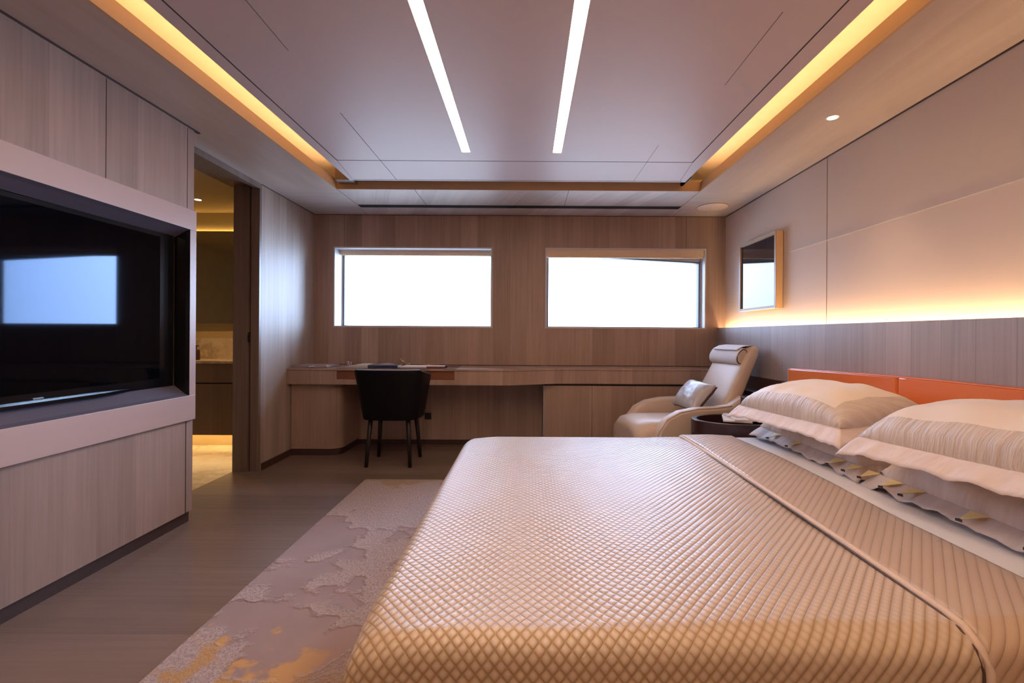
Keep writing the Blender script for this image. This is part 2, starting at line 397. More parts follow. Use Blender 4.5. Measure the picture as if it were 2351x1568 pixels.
# right wall: upholstered upper part, oak wainscot with light trough
wr = sbox('wall_right', M['uphol'], XR, XR + .14, YB, YF, .9, 2.4)
bm = bmn(); box(bm, XR - .0015, XR, 2.975, 2.979, 1.11, ZC); box(bm, XR - .0015, XR, 1.2, 1.204, 1.11, ZC); obj('seam', bm, M['seamw'], wr)
bm = bmn(); box(bm, XR - .0035, XR, YB, 3.38, 1.630, 1.6345); obj('piping', bm, M['seaml'], wr)
ws = struct('wall_wainscot_right', (lambda b: (box(b, XW, XW + .02, YB, YF, 0, 1.108), box(b, XW + .02, XR, YB, YF, 0, 1.06), b)[-1])(bmn()), M['wains'])
r = thing('ledge_light', 'warm strip of light glowing along the ledge above the headboard', 'light', (XW + .03, 1.5, 1.06))
bobj('led_strip', M['ledledge'], r, XW + .026, XW + .040, YB + .05, YF - .03, 1.0605, 1.067)

# left: TV wall, doorway, wall beside the desk
bm = bmn()
box(bm, -2.19, XT, YB, 2.64, 1.70, ZC - .006); box(bm, -2.19, XT, YB, 2.64, .06, .56); box(bm, -2.19, XT - .03, YB, 2.64, 0, .06)
box(bm, -2.19, -1.96, YB, 2.64, .56, 1.70); box(bm, -1.96, XT, YB, .90, .56, 1.70); box(bm, -1.96, XT, 2.60, 2.64, .56, 1.70)
wt = struct('wall_left', bm, M['wall_tv'])
bm = bmn()
for y in (1.145, 2.087, 2.587): box(bm, XT, XT + .0012, y, y + .0022, 1.70, ZC - .012)
box(bm, XT, XT + .0012, 2.585, 2.590, .06, .555)
obj('seam', bm, M['seam'], wt)
sbox('baseboard_left', M['plinth'], XT - .032, XT - .012, YB, 2.63, 0, .058)
# lacquered surround with chamfered opening
r = bpy.data.objects.new('trim_1', None); C.objects.link(r); r['kind'] = 'structure'; r.location = (XT, 1.8, .56)
x0, x1 = XT, XT + .016; bm = bmn()
box(bm, x0, x1, YB, 2.64, 1.592, 1.70); box(bm, x0, x1, YB, 2.64, .56, .695); box(bm, x0, x1, YB, .95, .695, 1.592); box(bm, x0, x1, 2.59, 2.64, .695, 1.592)
obj('surround', bm, M['lacq'], r, bevel=.002)
bm = bmn()   # chamfer ring
def ring(bm, o, i, xo, xi, sides):
    oy0, oy1, oz0, oz1 = o; iy0, iy1, iz0, iz1 = i
    A = [bm.verts.new((xo, y, z)) for y, z in ((oy0, oz0), (oy1, oz0), (oy1, oz1), (oy0, oz1))]
    B = [bm.verts.new((xi, y, z)) for y, z in ((iy0, iz0), (iy1, iz0), (iy1, iz1), (iy0, iz1))]
    for k in sides: bm.faces.new((A[k], A[(k + 1) % 4], B[(k + 1) % 4], B[k]))
for nm_, sd_, m_ in (('chamfer', (0, 2), 'chamfer'), ('side_reveal', (1, 3), 'tvblk')):
    bm = bmn()
    ring(bm, (.95, 2.59, .695, 1.592), (.955, 2.585, .705, 1.582), x1, XT - .004, sd_)
    ring(bm, (.955, 2.585, .705, 1.582), (.96, 2.58, .752, 1.548), XT - .004, XT - .06, sd_)
    obj(nm_, bm, M[m_], r)

# television
t = thing('television', 'large black flat television recessed in the mauve surround, window mirrored in its screen', 'television', (-1.905, 1.79, .752))
t.rotation_euler = (0, 0, R(-0.8))
bm = bmn(); box(bm, -.04, 0, -.76, .775, 0, .80); obj('panel', bm, M['tvblk'], t, world=False)
bm = bmn(); box(bm, 0, .0025, -.735, .68, .045, .775); obj('screen', bm, M['screen'], t, world=False)
bm = bmn(); box(bm, 0, .004, .055, .095, .020, .025); obj('badge', bm, M['badge'], t, world=False)
bm = bmn(); prism(bm, [(.0, -.5), (.028, -.36), (.034, 0), (.028, .36), (0, .5)], 'z', .0, .012); obj('stand', bm, M['tvblk'], t, world=False)

# doorway
bm = bmn(); box(bm, -2.19, XL, 3.60, YF, 0, ZC); wl = struct('wall_left_far', bm, M['leftw'])
bm = bmn(); box(bm, XL - .04, XL + .001, 2.60, 3.60, 2.112, ZC + .01); box(bm, -2.23, XL - .04, 2.60, 3.60, 2.13, ZC + .02)
box(bm, -2.19, -2.15, 2.64, 2.68, 0, 2.13)
dr = struct('door_1', bm, M['door'])
bm = bmn(); box(bm, -2.188, -2.075, 3.565, 3.60, 0, 2.128); obj('door_leaf', bm, M['door'], dr)
bm = bmn(); box(bm, -2.062, XL, 3.575, 3.602, 0, 2.112); obj('door_frame', bm, M['door'], dr)
bm = bmn(); box(bm, -2.075, -2.062, 3.562, 3.570, .965, 1.04); box(bm, -2.072, -2.066, 3.552, 3.564, .98, 1.02); obj('latch', bm, M['blackleg'], dr)
sbox('baseboard_left_far', M['plinth'], XL, XL + .010, 3.61, 4.06, 0, .052)
sbox('baseboard_back', M['plinth'], -1.6, XW, YF - .012, YF, 0, .045)
sbox('wall_rear', M['wall'], -2.3, 2.0, YB - .1, YB, 0, 2.4)

# ceiling with recessed tray
PZ = ZE + 1.15
PX0, PX1, PY0, PY1 = -1.335, 1.18, -1.15, 3.60
TX0, TX1, TY1, TY0 = -1.48, 1.333, 3.71, -1.25
bm = bmn()
for b in ((-2.0, TX0 - .014, YB, TY1 + .014, ZC, ZC + .018), (TX1 + .014, 1.9, YB, TY1 + .014, ZC, ZC + .018), (TX0 - .014, TX1 + .014, YB, TY0 - .014, ZC, ZC + .018)): box(bm, *b)
ce = struct('ceiling', bm, M['ceil_side'])
bm = bmn()
for b in ((-2.0, TX0, TY1 + .014, YF, ZC, ZC + .018), (TX1, 1.9, TY1 + .014, YF, ZC, ZC + .018)): box(bm, *b)
obj('ceiling_end_panel', bm, M['ceil'], ce)
bm = bmn()
for b in ((TX0, TX1, TY1 + .014, 4.15, ZC, ZC + .018), (TX0, TX1, 4.245, YF, ZC, ZC + .018)): box(bm, *b)
obj('ceiling_far_panel', bm, M['ceilfar'], ce)
bm = bmn(); box(bm, TX0 - .01, TX1 + .01, 4.1502, 4.2448, ZC + .002, ZC + .10); obj('slot', bm, M['black'], ce)
bm = bmn()      # seams on the far border
for x in (-.88, .315, TX1 - .002, TX0): box(bm, x, x + .003, TY1 + .001, 4.15, ZC - .0008, ZC)
for x, y in ((1.36, 4.26), (-1.50, 4.26)): box(bm, x, x + .002, y, YF, ZC - .0008, ZC)
obj('seam', bm, M['seam'], ce)
bm = bmn()      # shadow gaps at the wall heads
box(bm, XT - .01, XT + .006, YB, 2.68, ZC - .007, ZC + .001); box(bm, XR - .006, XR, YB, YF, ZC - .006, ZC)
box(bm, XL, XL + .004, 3.6, YF, ZC - .005, ZC); box(bm, XL, XR, YF - .004, YF, ZC - .004, ZC)
obj('shadow_gap', bm, M['plinth'], ce)
bm = bmn()      # fascia lips
box(bm, TX0 - .014, TX0, TY0, TY1 + .014, ZC, 2.222); box(bm, TX1, TX1 + .014, TY0, TY1 + .014, ZC, 2.222)
box(bm, TX0, TX1, TY1, TY1 + .014, ZC, 2.222); box(bm, TX0, TX1, TY0 - .014, TY0, ZC, 2.222)
obj('fascia', bm, M['fascia'], ce)
bm = bmn()      # upper cove ceiling and trough sides
box(bm, -1.80, 1.66, YB, 4.1, 2.36, 2.38); box(bm, -1.82, -1.80, YB, 4.1, ZC + .018, 2.38); box(bm, 1.66, 1.68, YB, 4.1, ZC + .018, 2.38)
box(bm, -1.8, 1.66, 4.08, 4.10, ZC + .018, 2.36); box(bm, -1.8, 1.66, YB, YB + .02, ZC + .018, 2.36)
obj('cove', bm, M['cove'], ce)
bm = bmn()
box(bm, TX0 + .03, TX0 + .145, 3.60, 3.70, 2.19, 2.36)
box(bm, 1.18, 1.20, 3.50, 3.70, 2.19, 2.36)
box(bm, -1.335, 1.18, 3.55, 3.57, 2.21, 2.36)
box(bm, -1.335, -1.32, 3.5, 4.08, 2.19, 2.36); box(bm, 1.18, 1.195, 3.5, 4.08, 2.19, 2.36)
obj('cove_divider', bm, M['door'], ce)
STR = [(-.418, -.366), (.157, .210)]; SY0, SY1 = -1.0, 3.03
cp = bpy.data.objects.new('ceiling_panel', None); C.objects.link(cp); cp['kind'] = 'structure'; cp.location = (0, 1.2, PZ)
bm = bmn()
xs = [PX0, STR[0][0], STR[0][1], STR[1][0], STR[1][1], PX1]
for a, b in ((0, 1), (2, 3), (4, 5)): box(bm, xs[a], xs[b], PY0, PY1, PZ, PZ + .03)
for a, b in STR: box(bm, a, b, SY1, PY1, PZ, PZ + .03); box(bm, a, b, PY0, SY0, PZ, PZ + .03); box(bm, a, b, SY0, SY1, PZ + .026, PZ + .03)
obj('panel', bm, M['panelc'], cp)
bm = bmn(); box(bm, -1.2, 1.05, PY0, 3.45, PZ + .03, 2.36); obj('hanger', bm, M['cove'], cp)
bm = bmn()
box(bm, -1.272, -1.266, PY0, 3.18, PZ - .001, PZ); box(bm, 1.090, 1.096, PY0, 3.18, PZ - .001, PZ)
box(bm, -1.27, 1.094, 3.18, 3.184, PZ - .001, PZ); box(bm, PX0 + .03, PX1 - .03, 3.575, 3.579, PZ - .001, PZ)
box(bm, -.982, -.979, 2.5, 3.575, PZ - .0006, PZ); box(bm, -.98, -.978, 1.6, 1.95, PZ - .0006, PZ)
box(bm, .788, .790, 2.9, 3.575, PZ - .0006, PZ); box(bm, .90, .902, 1.7, 2.2, PZ - .0006, PZ)
for x, k in ((-1.27, -1), (1.093, 1)):
    prism(bm, [(x, 3.18), (x + .002, 3.18), (x - .04 * k * -1 + .002, 3.575), (x - .04 * k * -1, 3.575)], 'z', PZ - .0006, PZ)
obj('seam', bm, M['seam'], cp)
for i, (a, b) in enumerate(STR):
    r = thing('linear_light', ['long white strip lamp in the ceiling, on the side towards the television',
                               'long white strip lamp in the ceiling, on the side towards the bed'][i], 'light', ((a + b) / 2, 1.0, PZ), group='ceiling strip lamps')
    bobj('diffuser', M['ledlin'], r, a + .001, b - .001, SY0, SY1, PZ + .002, PZ + .025)
for i, (x, nm) in enumerate(((-1.318, 'cove light glowing orange along the ceiling on the television side'), (1.163, 'cove light glowing orange along the ceiling on the bed side'))):
    r = thing('cove_light', nm, 'light', (x, 1.2, PZ + .03), group='cove lights')
    bobj('panel_led_strip', M['ledcove2'], r, x - .012, x + .012, PY0, 3.50, PZ + .0302, PZ + .034)
    xo = TX0 - .030 if i == 0 else TX1 + .030
    bobj('trough_led_strip', M['ledcove'], r, xo - .009, xo + .009, TY0, 3.68, ZC + .0182, ZC + .024)
# downlights
def downlight(x, y, z, label, power, col=WARM2, group=None, spot=75):
    r = thing('downlight', label, 'light', (x, y, z), group=group)
    bm = bmn(); lathe(bm, [(.032, z - .0025), (.032, z), (.024, z), (.024, z - .0025)], x, y)
    o = obj('trim_ring', bm, M['piping'], r, smooth=False)
    bm = bmn(); lathe(bm, [(.024, z - .0034), (.024, z - .0026)], x, y); obj('lens', bm, M['leddown'], r)
    ld = bpy.data.lights.new('downlight_lamp', 'SPOT'); ld.energy = power; ld.color = col; ld.spot_size = R(spot); ld.spot_blend = 1.0; ld.shadow_soft_size = .03
    lo = bpy.data.objects.new('downlight_lamp', ld); C.objects.link(lo); lo.location = (x, y, z - .012)
    return r
downlight(1.552, 2.443, ZC, 'small round downlight in the ceiling border above the bed, beside the cove', DOWN)
for x, y, lb in ((1.552, -.3, 'on the headboard side'), (-1.66, -.4, 'on the television side'), (.0, -1.45, 'in the middle')):
    downlight(x, y, ZC, 'unseen round downlight added in the ceiling border behind the viewer, ' + lb, 28, WARM, spot=130, group='added fill downlights behind the viewer')  # added unseen lamps, warm fill for the near bed and wall
bm = bmn(); lathe(bm, [(.128, ZC), (.132, ZC - .003), (.128, ZC - .007), (0.05, ZC - .008), (.001, ZC - .008)], 1.602, 4.157, 48)
sp_ = obj('ceiling_speaker', bm, M['piping'], smooth=True); tag(sp_, 'round flush ceiling speaker in the corner above the armchair', 'speaker')

# ================================================================== bathroom seen through the doorway
sbox('floor_bathroom', M['marble'], -4.2, -2.19, 1.6, 4.6, -.06, .0)
sbox('wall_bathroom_back', M['bathwall'], -4.2, -2.19, 4.42, 4.5, 0, 2.14)
sbox('wall_bathroom_left', M['bathwall'], -4.2, -4.1, 1.6, 4.5, 0, 2.14)
sbox('wall_bathroom_front', M['bathwall'], -4.2, -2.19, 1.5, 1.6, 0, 2.14)
sbox('ceiling_bathroom', M['bathwall'], -4.2, -2.15, 1.5, 4.5, 2.14, 2.16)
v = thing('vanity_cabinet', 'oak bathroom vanity with cream stone top seen through the doorway', 'cabinet', (-3.1, 4.2, .165))
bobj('body', M['bathwood'], v, -4.0, -2.2, 4.07, 4.40, .165, .60)
bobj('drawer_front', M['bathwood'], v, -4.0, -2.2, 4.05, 4.40, .612, .775)
bobj('countertop', M['marble'], v, -4.05, -2.2, 4.03, 4.404, .775, .795)
bobj('backsplash', M['marble'], v, -4.05, -2.2, 4.405, 4.419, .795, .985)
r = thing('vanity_light', 'warm strip of light under the bathroom vanity', 'light', (-3.1, 4.3, .155))
bobj('led_strip', M['ledbath'], r, -3.9, -2.25, 4.28, 4.30, .155, .164)
mi = bobj('bathroom_mirror', M['mirror'], None, -4.0, -2.2, 4.39, 4.398, 1.12, 1.965); tag(mi, 'dark wide bathroom mirror above the vanity', 'mirror')
r = thing('mirror_light', 'yellow band of light above the bathroom mirror', 'light', (-3.1, 4.41, 1.97))
bobj('led_strip', M['ledmir'], r, -4.0, -2.25, 4.402, 4.412, 1.950, 1.958)
s_ = thing('soap_dispenser', 'dark soap bottle standing on the bathroom vanity', 'bottle', (-2.90, 4.2, .795))
bm = bmn(); lathe(bm, [(.028, .795), (.030, .80), (.030, .875), (.022, .885), (.010, .89)], -2.90, 4.2, 20); obj('bottle', bm, M['darkwood2'], s_, smooth=True)
bm = bmn(); tube(bm, [(-2.90, 4.2, .888), (-2.90, 4.2, .92)], .005); tube(bm, [(-2.90, 4.2, .92), (-2.87, 4.19, .918)], .004); obj('pump', bm, M['blackleg'], s_)
f_ = bmn(); tube(f_, [(-2.60, 4.404, .955), (-2.60, 4.28, .955), (-2.60, 4.26, .95)], .011)
tag(obj('wall_tap', f_, M['chrome'], smooth=True), 'wall mounted tap over the bathroom vanity', 'tap')
mt = thing('bath_mat', 'white bath mat with dark border on the bathroom floor', 'mat', (-2.95, 3.7, 0))
bobj('border', M['plinth'], mt, -3.6, -2.80, 3.60, 4.0, 0, .008); bobj('pile', M['towel'], mt, -3.585, -2.815, 3.617, 3.983, .008, .012)
downlight(-2.74, 3.98, 2.14, 'small round downlight in the bathroom ceiling', 26, WARM, spot=130)

# ================================================================== desk
d = thing('desk', 'long built-in oak desk under the windows with rounded pedestal', 'desk', (-.8, 4.2, 0))
def front(x):   # front edge of the worktop in plan
    t = min(1, max(0, (x + .22) / .55)); t = t * t * (3 - 2 * t); return 4.0 + .175 * t
xs = [XL + .001 + i * .04 for i in range(int((XW - XL) / .04))] + [XW - .001]
pts = [(x, front(x)) for x in xs] + [(XW - .001, YF - .001), (XL + .001, YF - .001)]
bm = bmn(); 
pts2 = [(XL + .001, 4.0), (-1.592, 4.0)] 
prism(bm, pts, 'z', .725, .742); obj('worktop', bm, M['desk'], d, bevel=.0015)
bm = bmn()      # apron, with an opening for the leather fronted drawer
def strip(bm, xa, xb, z0, z1, dy0=.004, dy1=.030):
    n = max(1, int((xb - xa) / .03)); q = [xa + (xb - xa) * i / n for i in range(n + 1)]
    prism(bm, [(x, front(x) + dy0) for x in q] + [(x, front(x) + dy1) for x in reversed(q)], 'z', z0, z1)
strip(bm, XL + .001, -1.591, .612, .7245); strip(bm, -.605, XW - .001, .612, .7245); strip(bm, -1.591, -.605, .612, .652)
prism(bm, [(x, front(x) + .004) for x in xs] + [(XW - .001, YF - .002), (XL + .001, YF - .002)], 'z', .608, .6125)
obj('apron', bm, M['desk'], d)
dw = bobj('drawer', M['redleather'], d, -1.588, -.608, 4.014, 4.30, .655, .722)
bm = bmn(); strip(bm, XL + .002, XW - .002, .7225, .7248, .0035, .006); obj('shadow_line', bm, M['plinth'], d)
bobj('desk_pad', M['leatherpad'], d, -1.60, -.60, 4.004, 4.40, .742, .7455)
# pedestal with rounded corner
def rounded(x0, x1, y0, y1, r):
    p = [(x0, y0)]
    for k in range(9):
        a = -PI / 2 + PI / 2 * k / 8; p.append((x1 - r + r * math.cos(a), y0 + r + r * math.sin(a)))
    return p + [(x1, y1), (x0, y1)]
bm = bmn(); prism(bm, rounded(XL + .006, -1.575, 4.06, YF - .001, .10), 'z', .055, .600); obj('pedestal', bm, M['deskfront'], d)
bm = bmn(); prism(bm, rounded(XL + .006, -1.580, 4.068, YF - .001, .10), 'z', .600, .608); obj('pedestal_reveal', bm, M['plinth'], d)
bm = bmn(); prism(bm, rounded(XL + .006, -1.580, 4.062, YF - .001, .10), 'z', 0, .050); obj('plinth', bm, M['plinth'], d)
c_ = thing('low_cabinet', 'low oak cabinet beneath the desk end beside the armchair', 'cabinet', (.95, 4.35, 0))
bobj('body', M['deskfront'], c_, .155, XW - .002, 4.222, YF - .014, .045, .585)
bobj('end_panel', M['wains'], c_, .145, .163, 4.20, YF - .014, 0, .590)
x = .165
for k in range(4):
    x2 = [.575, .955, 1.34, XW - .003][k]; bobj('cabinet_door', M['deskfront'], c_, x, x2 - .003, 4.200, 4.221, .05, .588); x = x2
bobj('plinth', M['plinth'], c_, .165, XW - .003, 4.235, YF - .014, 0, .044)
bobj('top_gap', M['plinth'], c_, .165, XW - .003, 4.23, YF - .014, .5855, .607)
tag(bobj('wall_socket', M['blackleg'], None, -.955, -.895, YF - .014, YF, .235, .295, bevel=.004), 'small black socket on the wall under the desk', 'socket')

# things on the desk
DT = .742
a = thing('leather_folder', 'taupe leather folder at the desk end by the left wall', 'folder', (-1.83, 4.16, DT))
bm = bmn(); prism(bm, [(-1.985, 4.05), (-1.68, 4.03), (-1.66, 4.28), (-1.965, 4.30)], 'z', DT, DT + .016); obj('cover', bm, M['taupe'], a, bevel=.004)
bm = bmn(); prism(bm, [(-1.975, 4.058), (-1.69, 4.038), (-1.67, 4.27), (-1.955, 4.29)], 'z', DT + .0155, DT + .024); obj('flap', bm, M['taupe'], a, bevel=.004)
bm = bmn(); box(bm, -1.835, -1.79, 4.026, 4.046, DT + .006, DT + .018); obj('clasp', bm, M['chrome'], a, bevel=.003)
a = thing('glass_ornament', 'tiny sparkling glass ornament on the desk beside the leather folder', 'ornament', (-1.61, 4.33, DT))
for k, (dx, dz, rr) in enumerate(((0, .014, .014), (.018, .012, .011), (-.004, .036, .011), (.022, .032, .008))):
    bm = bmn(); bmesh.ops.create_icosphere(bm, subdivisions=1, radius=rr, matrix=Matrix.Translation((-1.61 + dx, 4.33, DT + dz))); obj('bead', bm, M['badge'], a)
PT = .7455
a = thing('open_book', 'open book with pale pages lying behind the navy notebook', 'book', (-1.38, 4.25, PT))
for sgn in (-1, 1):
    bm = bmn(); n = 10; top = []; 
    for i in range(n + 1):
        s = i / n; top.append((-1.36 + sgn * .22 * s, PT + .004 + .020 * math.sin(PI * min(1, .12 + .88 * s)) * (1 - .35 * s)))
    prism(bm, [(-1.36, PT)] + top + [(-1.36 + sgn * .22, PT)], 'y', 4.16, 4.36); obj('page_block', bm, M['paper'], a)
a = thing('notebook', 'navy blue glossy box notebook at the front edge of the desk', 'notebook', (-1.21, 4.05, PT))
bobj('cover', M['navy'], a, -1.335, -1.085, 4.015, 4.15, PT, PT + .026, bevel=.003); bobj('page_block', M['paper'], a, -1.330, -1.078, 4.022, 4.145, PT + .004, PT + .021)
a = thing('magazine', 'blush coloured magazine lying flat between the notebook and the small tray', 'magazine', (-.96, 4.1, PT))
bobj('cover', M['pinkpaper'], a, -1.075, -.83, 4.03, 4.26, PT, PT + .012, bevel=.002); bobj('pages', M['paper'], a, -1.06, -.85, 4.05, 4.24, PT + .012, PT + .0145)
a = thing('pen_stand', 'slanting brass pen in a small stand on the desk', 'pen', (-1.08, 4.33, PT))
bm = bmn(); lathe(bm, [(.035, PT), (.035, PT + .008), (.012, PT + .014), (.009, PT + .022)], -1.08, 4.33, 20); obj('base', bm, M['brass'], a, smooth=True)
bm = bmn(); tube(bm, [(-1.085, 4.33, PT + .012), (-1.155, 4.33, PT + .072)], .0045, 10, .0065); obj('pen', bm, M['brass'], a, smooth=True)
a = thing('letter_opener', 'thin brass letter opener lying over the papers near the tray', 'letter opener', (-.9, 4.3, PT))
bm = bmn(); tube(bm, [(-1.04, 4.285, PT + .020), (-.78, 4.285, PT + .012)], .004, 8, .002); tube(bm, [(-1.06, 4.285, PT + .021), (-1.04, 4.285, PT + .020)], .007); obj('blade', bm, M['brass'], a, smooth=True)
bm = bmn(); box(bm, -1.03, -.99, 4.275, 4.295, PT, PT + .016); obj('rest', bm, M['darkwood2'], a)
a = thing('desk_tray', 'small brown wooden tray with ball grip on the desk edge', 'tray', (-.76, 4.07, PT))
bobj('tray_body', M['redleather'], a, -.845, -.69, 4.03, 4.13, PT, PT + .016, bevel=.002); bobj('lining', M['paper'], a, -.838, -.70, 4.037, 4.123, PT + .016, PT + .019)
bm = bmn(); bmesh.ops.create_uvsphere(bm, u_segments=14, v_segments=10, radius=.011, matrix=Matrix.Translation((-.683, 4.06, PT + .014))); obj('grip', bm, M['darkwood2'], a, smooth=True)

# desk chair : curved shell open towards the desk, four tapering legs
ch = thing('desk_chair', 'black leather desk chair with flaring back pushed up to the desk', 'chair', (-1.07, 3.85, 0))
def shell_pt(s, t):   # s -1..1 round the plan, t 0..1 up
    w = .196 + .058 * t; dpt = .30 + .03 * t
    a = s * PI / 2 * 1.02; cx = math.copysign(abs(math.sin(a)) ** .62, a) * w; cy = -abs(math.cos(a)) ** .55 * .14 * (1 + .25 * t)
    fwd = max(0, abs(s) - .72) / .28 * (dpt - .16)
    return Vector((-1.065 + cx, 3.835 + cy + fwd - .03 * t, .37 + .392 * t - .055 * max(0, abs(s) - .66) / .34 * t))
bm = bmn(); NS, NTT = 48, 12; G = {}
for i in range(NS + 1):
    for j in range(NTT + 1): G[i, j] = bm.verts.new(shell_pt(-1 + 2 * i / NS, j / NTT))
for i in range(NS):
    for j in range(NTT): bm.faces.new((G[i, j], G[i + 1, j], G[i + 1, j + 1], G[i, j + 1]))
o = obj('backrest', bm, M['blackchair'], ch, smooth=True); sm = o.modifiers.new('thick', 'SOLIDIFY'); sm.thickness = .026; sm.offset = 1; b = o.modifiers.new('r', 'BEVEL'); b.width = .008; b.segments = 3; b.limit_method = 'ANGLE'
bm = bmn(); loft(bm, [((-1.065, 3.87, .37), (.18, 0, 0), (0, .16, 0)), ((-1.065, 3.87, .38), (.205, 0, 0), (0, .185, 0)), ((-1.065, 3.87, .45), (.21, 0, 0), (0, .19, 0)), ((-1.065, 3.87, .47), (.18, 0, 0), (0, .165, 0))], e=5)
obj('seat', bm, M['blackchair'], ch, smooth=True)
for (tx, ty, bx, by) in ((-1.215, 3.74, -1.240, 3.71), (-.925, 3.74, -.900, 3.71), (-1.215, 4.0, -1.243, 4.035), (-.925, 4.0, -.893, 4.035)):
    bm = bmn(); tube(bm, [(bx, by, 0), ((bx + tx) / 2, (by + ty) / 2, .2), (tx, ty, .385)], .0145, 12, .019); obj('leg', bm, M['blackleg'], ch, smooth=True)

# ================================================================== armchair
A0 = Vector((1.30, 3.70, 0)); ar = thing('lounge_armchair', 'cream leather lounge armchair with tall reclined back in the corner by the window', 'armchair', A0, R(9))
# local frame: -x forwards, y across; width .64
def arm(y0, y1, nm):
    P = [(-.44, .06), (-.465, .20), (-.46, .30), (-.43, .385), (-.375, .455), (-.28, .502), (-.15, .524), (.0, .528), (.11, .540), (.20, .60), (.30, .60), (.27, .40), (.20, .20), (.15, .06)]
    bm = bmn(); prism(bm, P, 'y', y0, y1); o = obj(nm, bm, M['cream'], ar, world=False, bevel=.022, seg=4); o.modifiers['edge'].angle_limit = R(60)
    bm = bmn(); yy = y0 if y0 < 0 else y1
    ins = .006 if y0 < 0 else -.006
    tube(bm, [(q[0], yy + ins, q[1] - .004) for q in P[1:9]], .0045, 8); obj('arm_piping', bm, M['piping'], o, world=False, smooth=True)
arm(-.325, -.235, 'arm'); arm(.235, .325, 'arm')
bm = bmn()
cl = [((.03, .30), .235, .05), ((.08, .38), .24, .062), ((.15, .50), .238, .066), ((.225, .64), .228, .062), ((.295, .78), .222, .056), ((.350, .89), .216, .048), ((.375, .940), .200, .040), ((.384, .956), .16, .020)]
for i, ((x, z), hw, th) in enumerate(cl):
    a = cl[max(i - 1, 0)][0]; b = cl[min(i + 1, len(cl) - 1)][0]; dv = Vector((b[0] - a[0], 0, b[1] - a[1])).normalized(); nn = Vector((dv.z, 0, -dv.x))
    cl[i] = (Vector((x, 0, z)), Vector((0, hw, 0)), nn * th)
loft(bm, cl, 40, 5.5); obj('backrest', bm, M['cream'], ar, world=False, smooth=True)
bm = bmn()      # seat cushion bulging past the arms at the front
loft(bm, [(Vector((-.565, 0, .215)), Vector((0, .20, 0)), Vector((0, 0, .11)), 3), (Vector((-.585, 0, .225)) + Vector((.01, 0, 0)), Vector((0, .24, 0)), Vector((0, 0, .14)), 3.4),
          (Vector((-.53, 0, .245)), Vector((0, .255, 0)), Vector((0, 0, .165)), 4), (Vector((-.45, 0, .262)), Vector((0, .255, 0)), Vector((0, 0, .165)), 4.4), (Vector((-.36, 0, .27)), Vector((0, .233, 0)), Vector((0, 0, .155)), 5), (Vector((.02, 0, .27)), Vector((0, .233, 0)), Vector((0, 0, .15)), 5), (Vector((.08, 0, .27)), Vector((0, .225, 0)), Vector((0, 0, .12)), 5)], 40)
obj('seat_cushion', bm, M['cream'], ar, world=False, smooth=True)
bm = bmn(); loft(bm, [(Vector((-.15, 0, .0)), Vector((.17, 0, 0)), Vector((0, .17, 0)), 2), (Vector((-.15, 0, .02)), Vector((.17, 0, 0)), Vector((0, .17, 0)), 2), (Vector((-.15, 0, .03)), Vector((.06, 0, 0)), Vector((0, .06, 0)), 2), (Vector((-.12, 0, .20)), Vector((.06, 0, 0)), Vector((0, .06, 0)), 2)], 32)
obj('swivel_base', bm, M['chrome'], ar, world=False, smooth=False)
# headrest roll draped over the back: towel cover with a leather bolster end
hr = thing('headrest_roll', 'white towelling headrest roll hung over the top of the armchair', 'headrest', A0 + Vector((0, 0, 0)), R(9))
bm = bmn(); P = []
for k in range(26):
    a = 2 * PI * k / 26; P.append((math.cos(a) * .040 * (1 + .05 * math.sin(2 * a)), math.sin(a) * .066))
ca, sa = math.cos(R(-24)), math.sin(R(-24))
P = [(.278 + x * ca - z * sa, .880 + x * sa + z * ca) for x, z in P]
prism(bm, P, 'y', -.175, .205); o = obj('cover', bm, M['towel'], hr, world=False, bevel=.006, seg=3)
bm = bmn(); Q = [(.278 + (x - .278) * .80, .880 + (z - .880) * .80) for x, z in P]; prism(bm, Q, 'y', -.182, -.1745); obj('end_cap', bm, M['cream'], hr, world=False, bevel=.002)
bm = bmn(); Q = [(.278 + (x - .278) * .86, .880 + (z - .880) * .86) for x, z in P]; tube(bm, [(x, -.1775, z) for x, z in Q + Q[:1]], .004, 8); obj('end_piping', bm, M['brownlea'], hr, world=False, smooth=True)
bm = bmn(); prism(bm, [(.245, .930), (.30, .957), (.36, .964), (.405, .958), (.405, .954), (.36, .960), (.30, .951), (.25, .924)], 'y', -.15, .17); obj('strap', bm, M['towel'], hr, world=False)

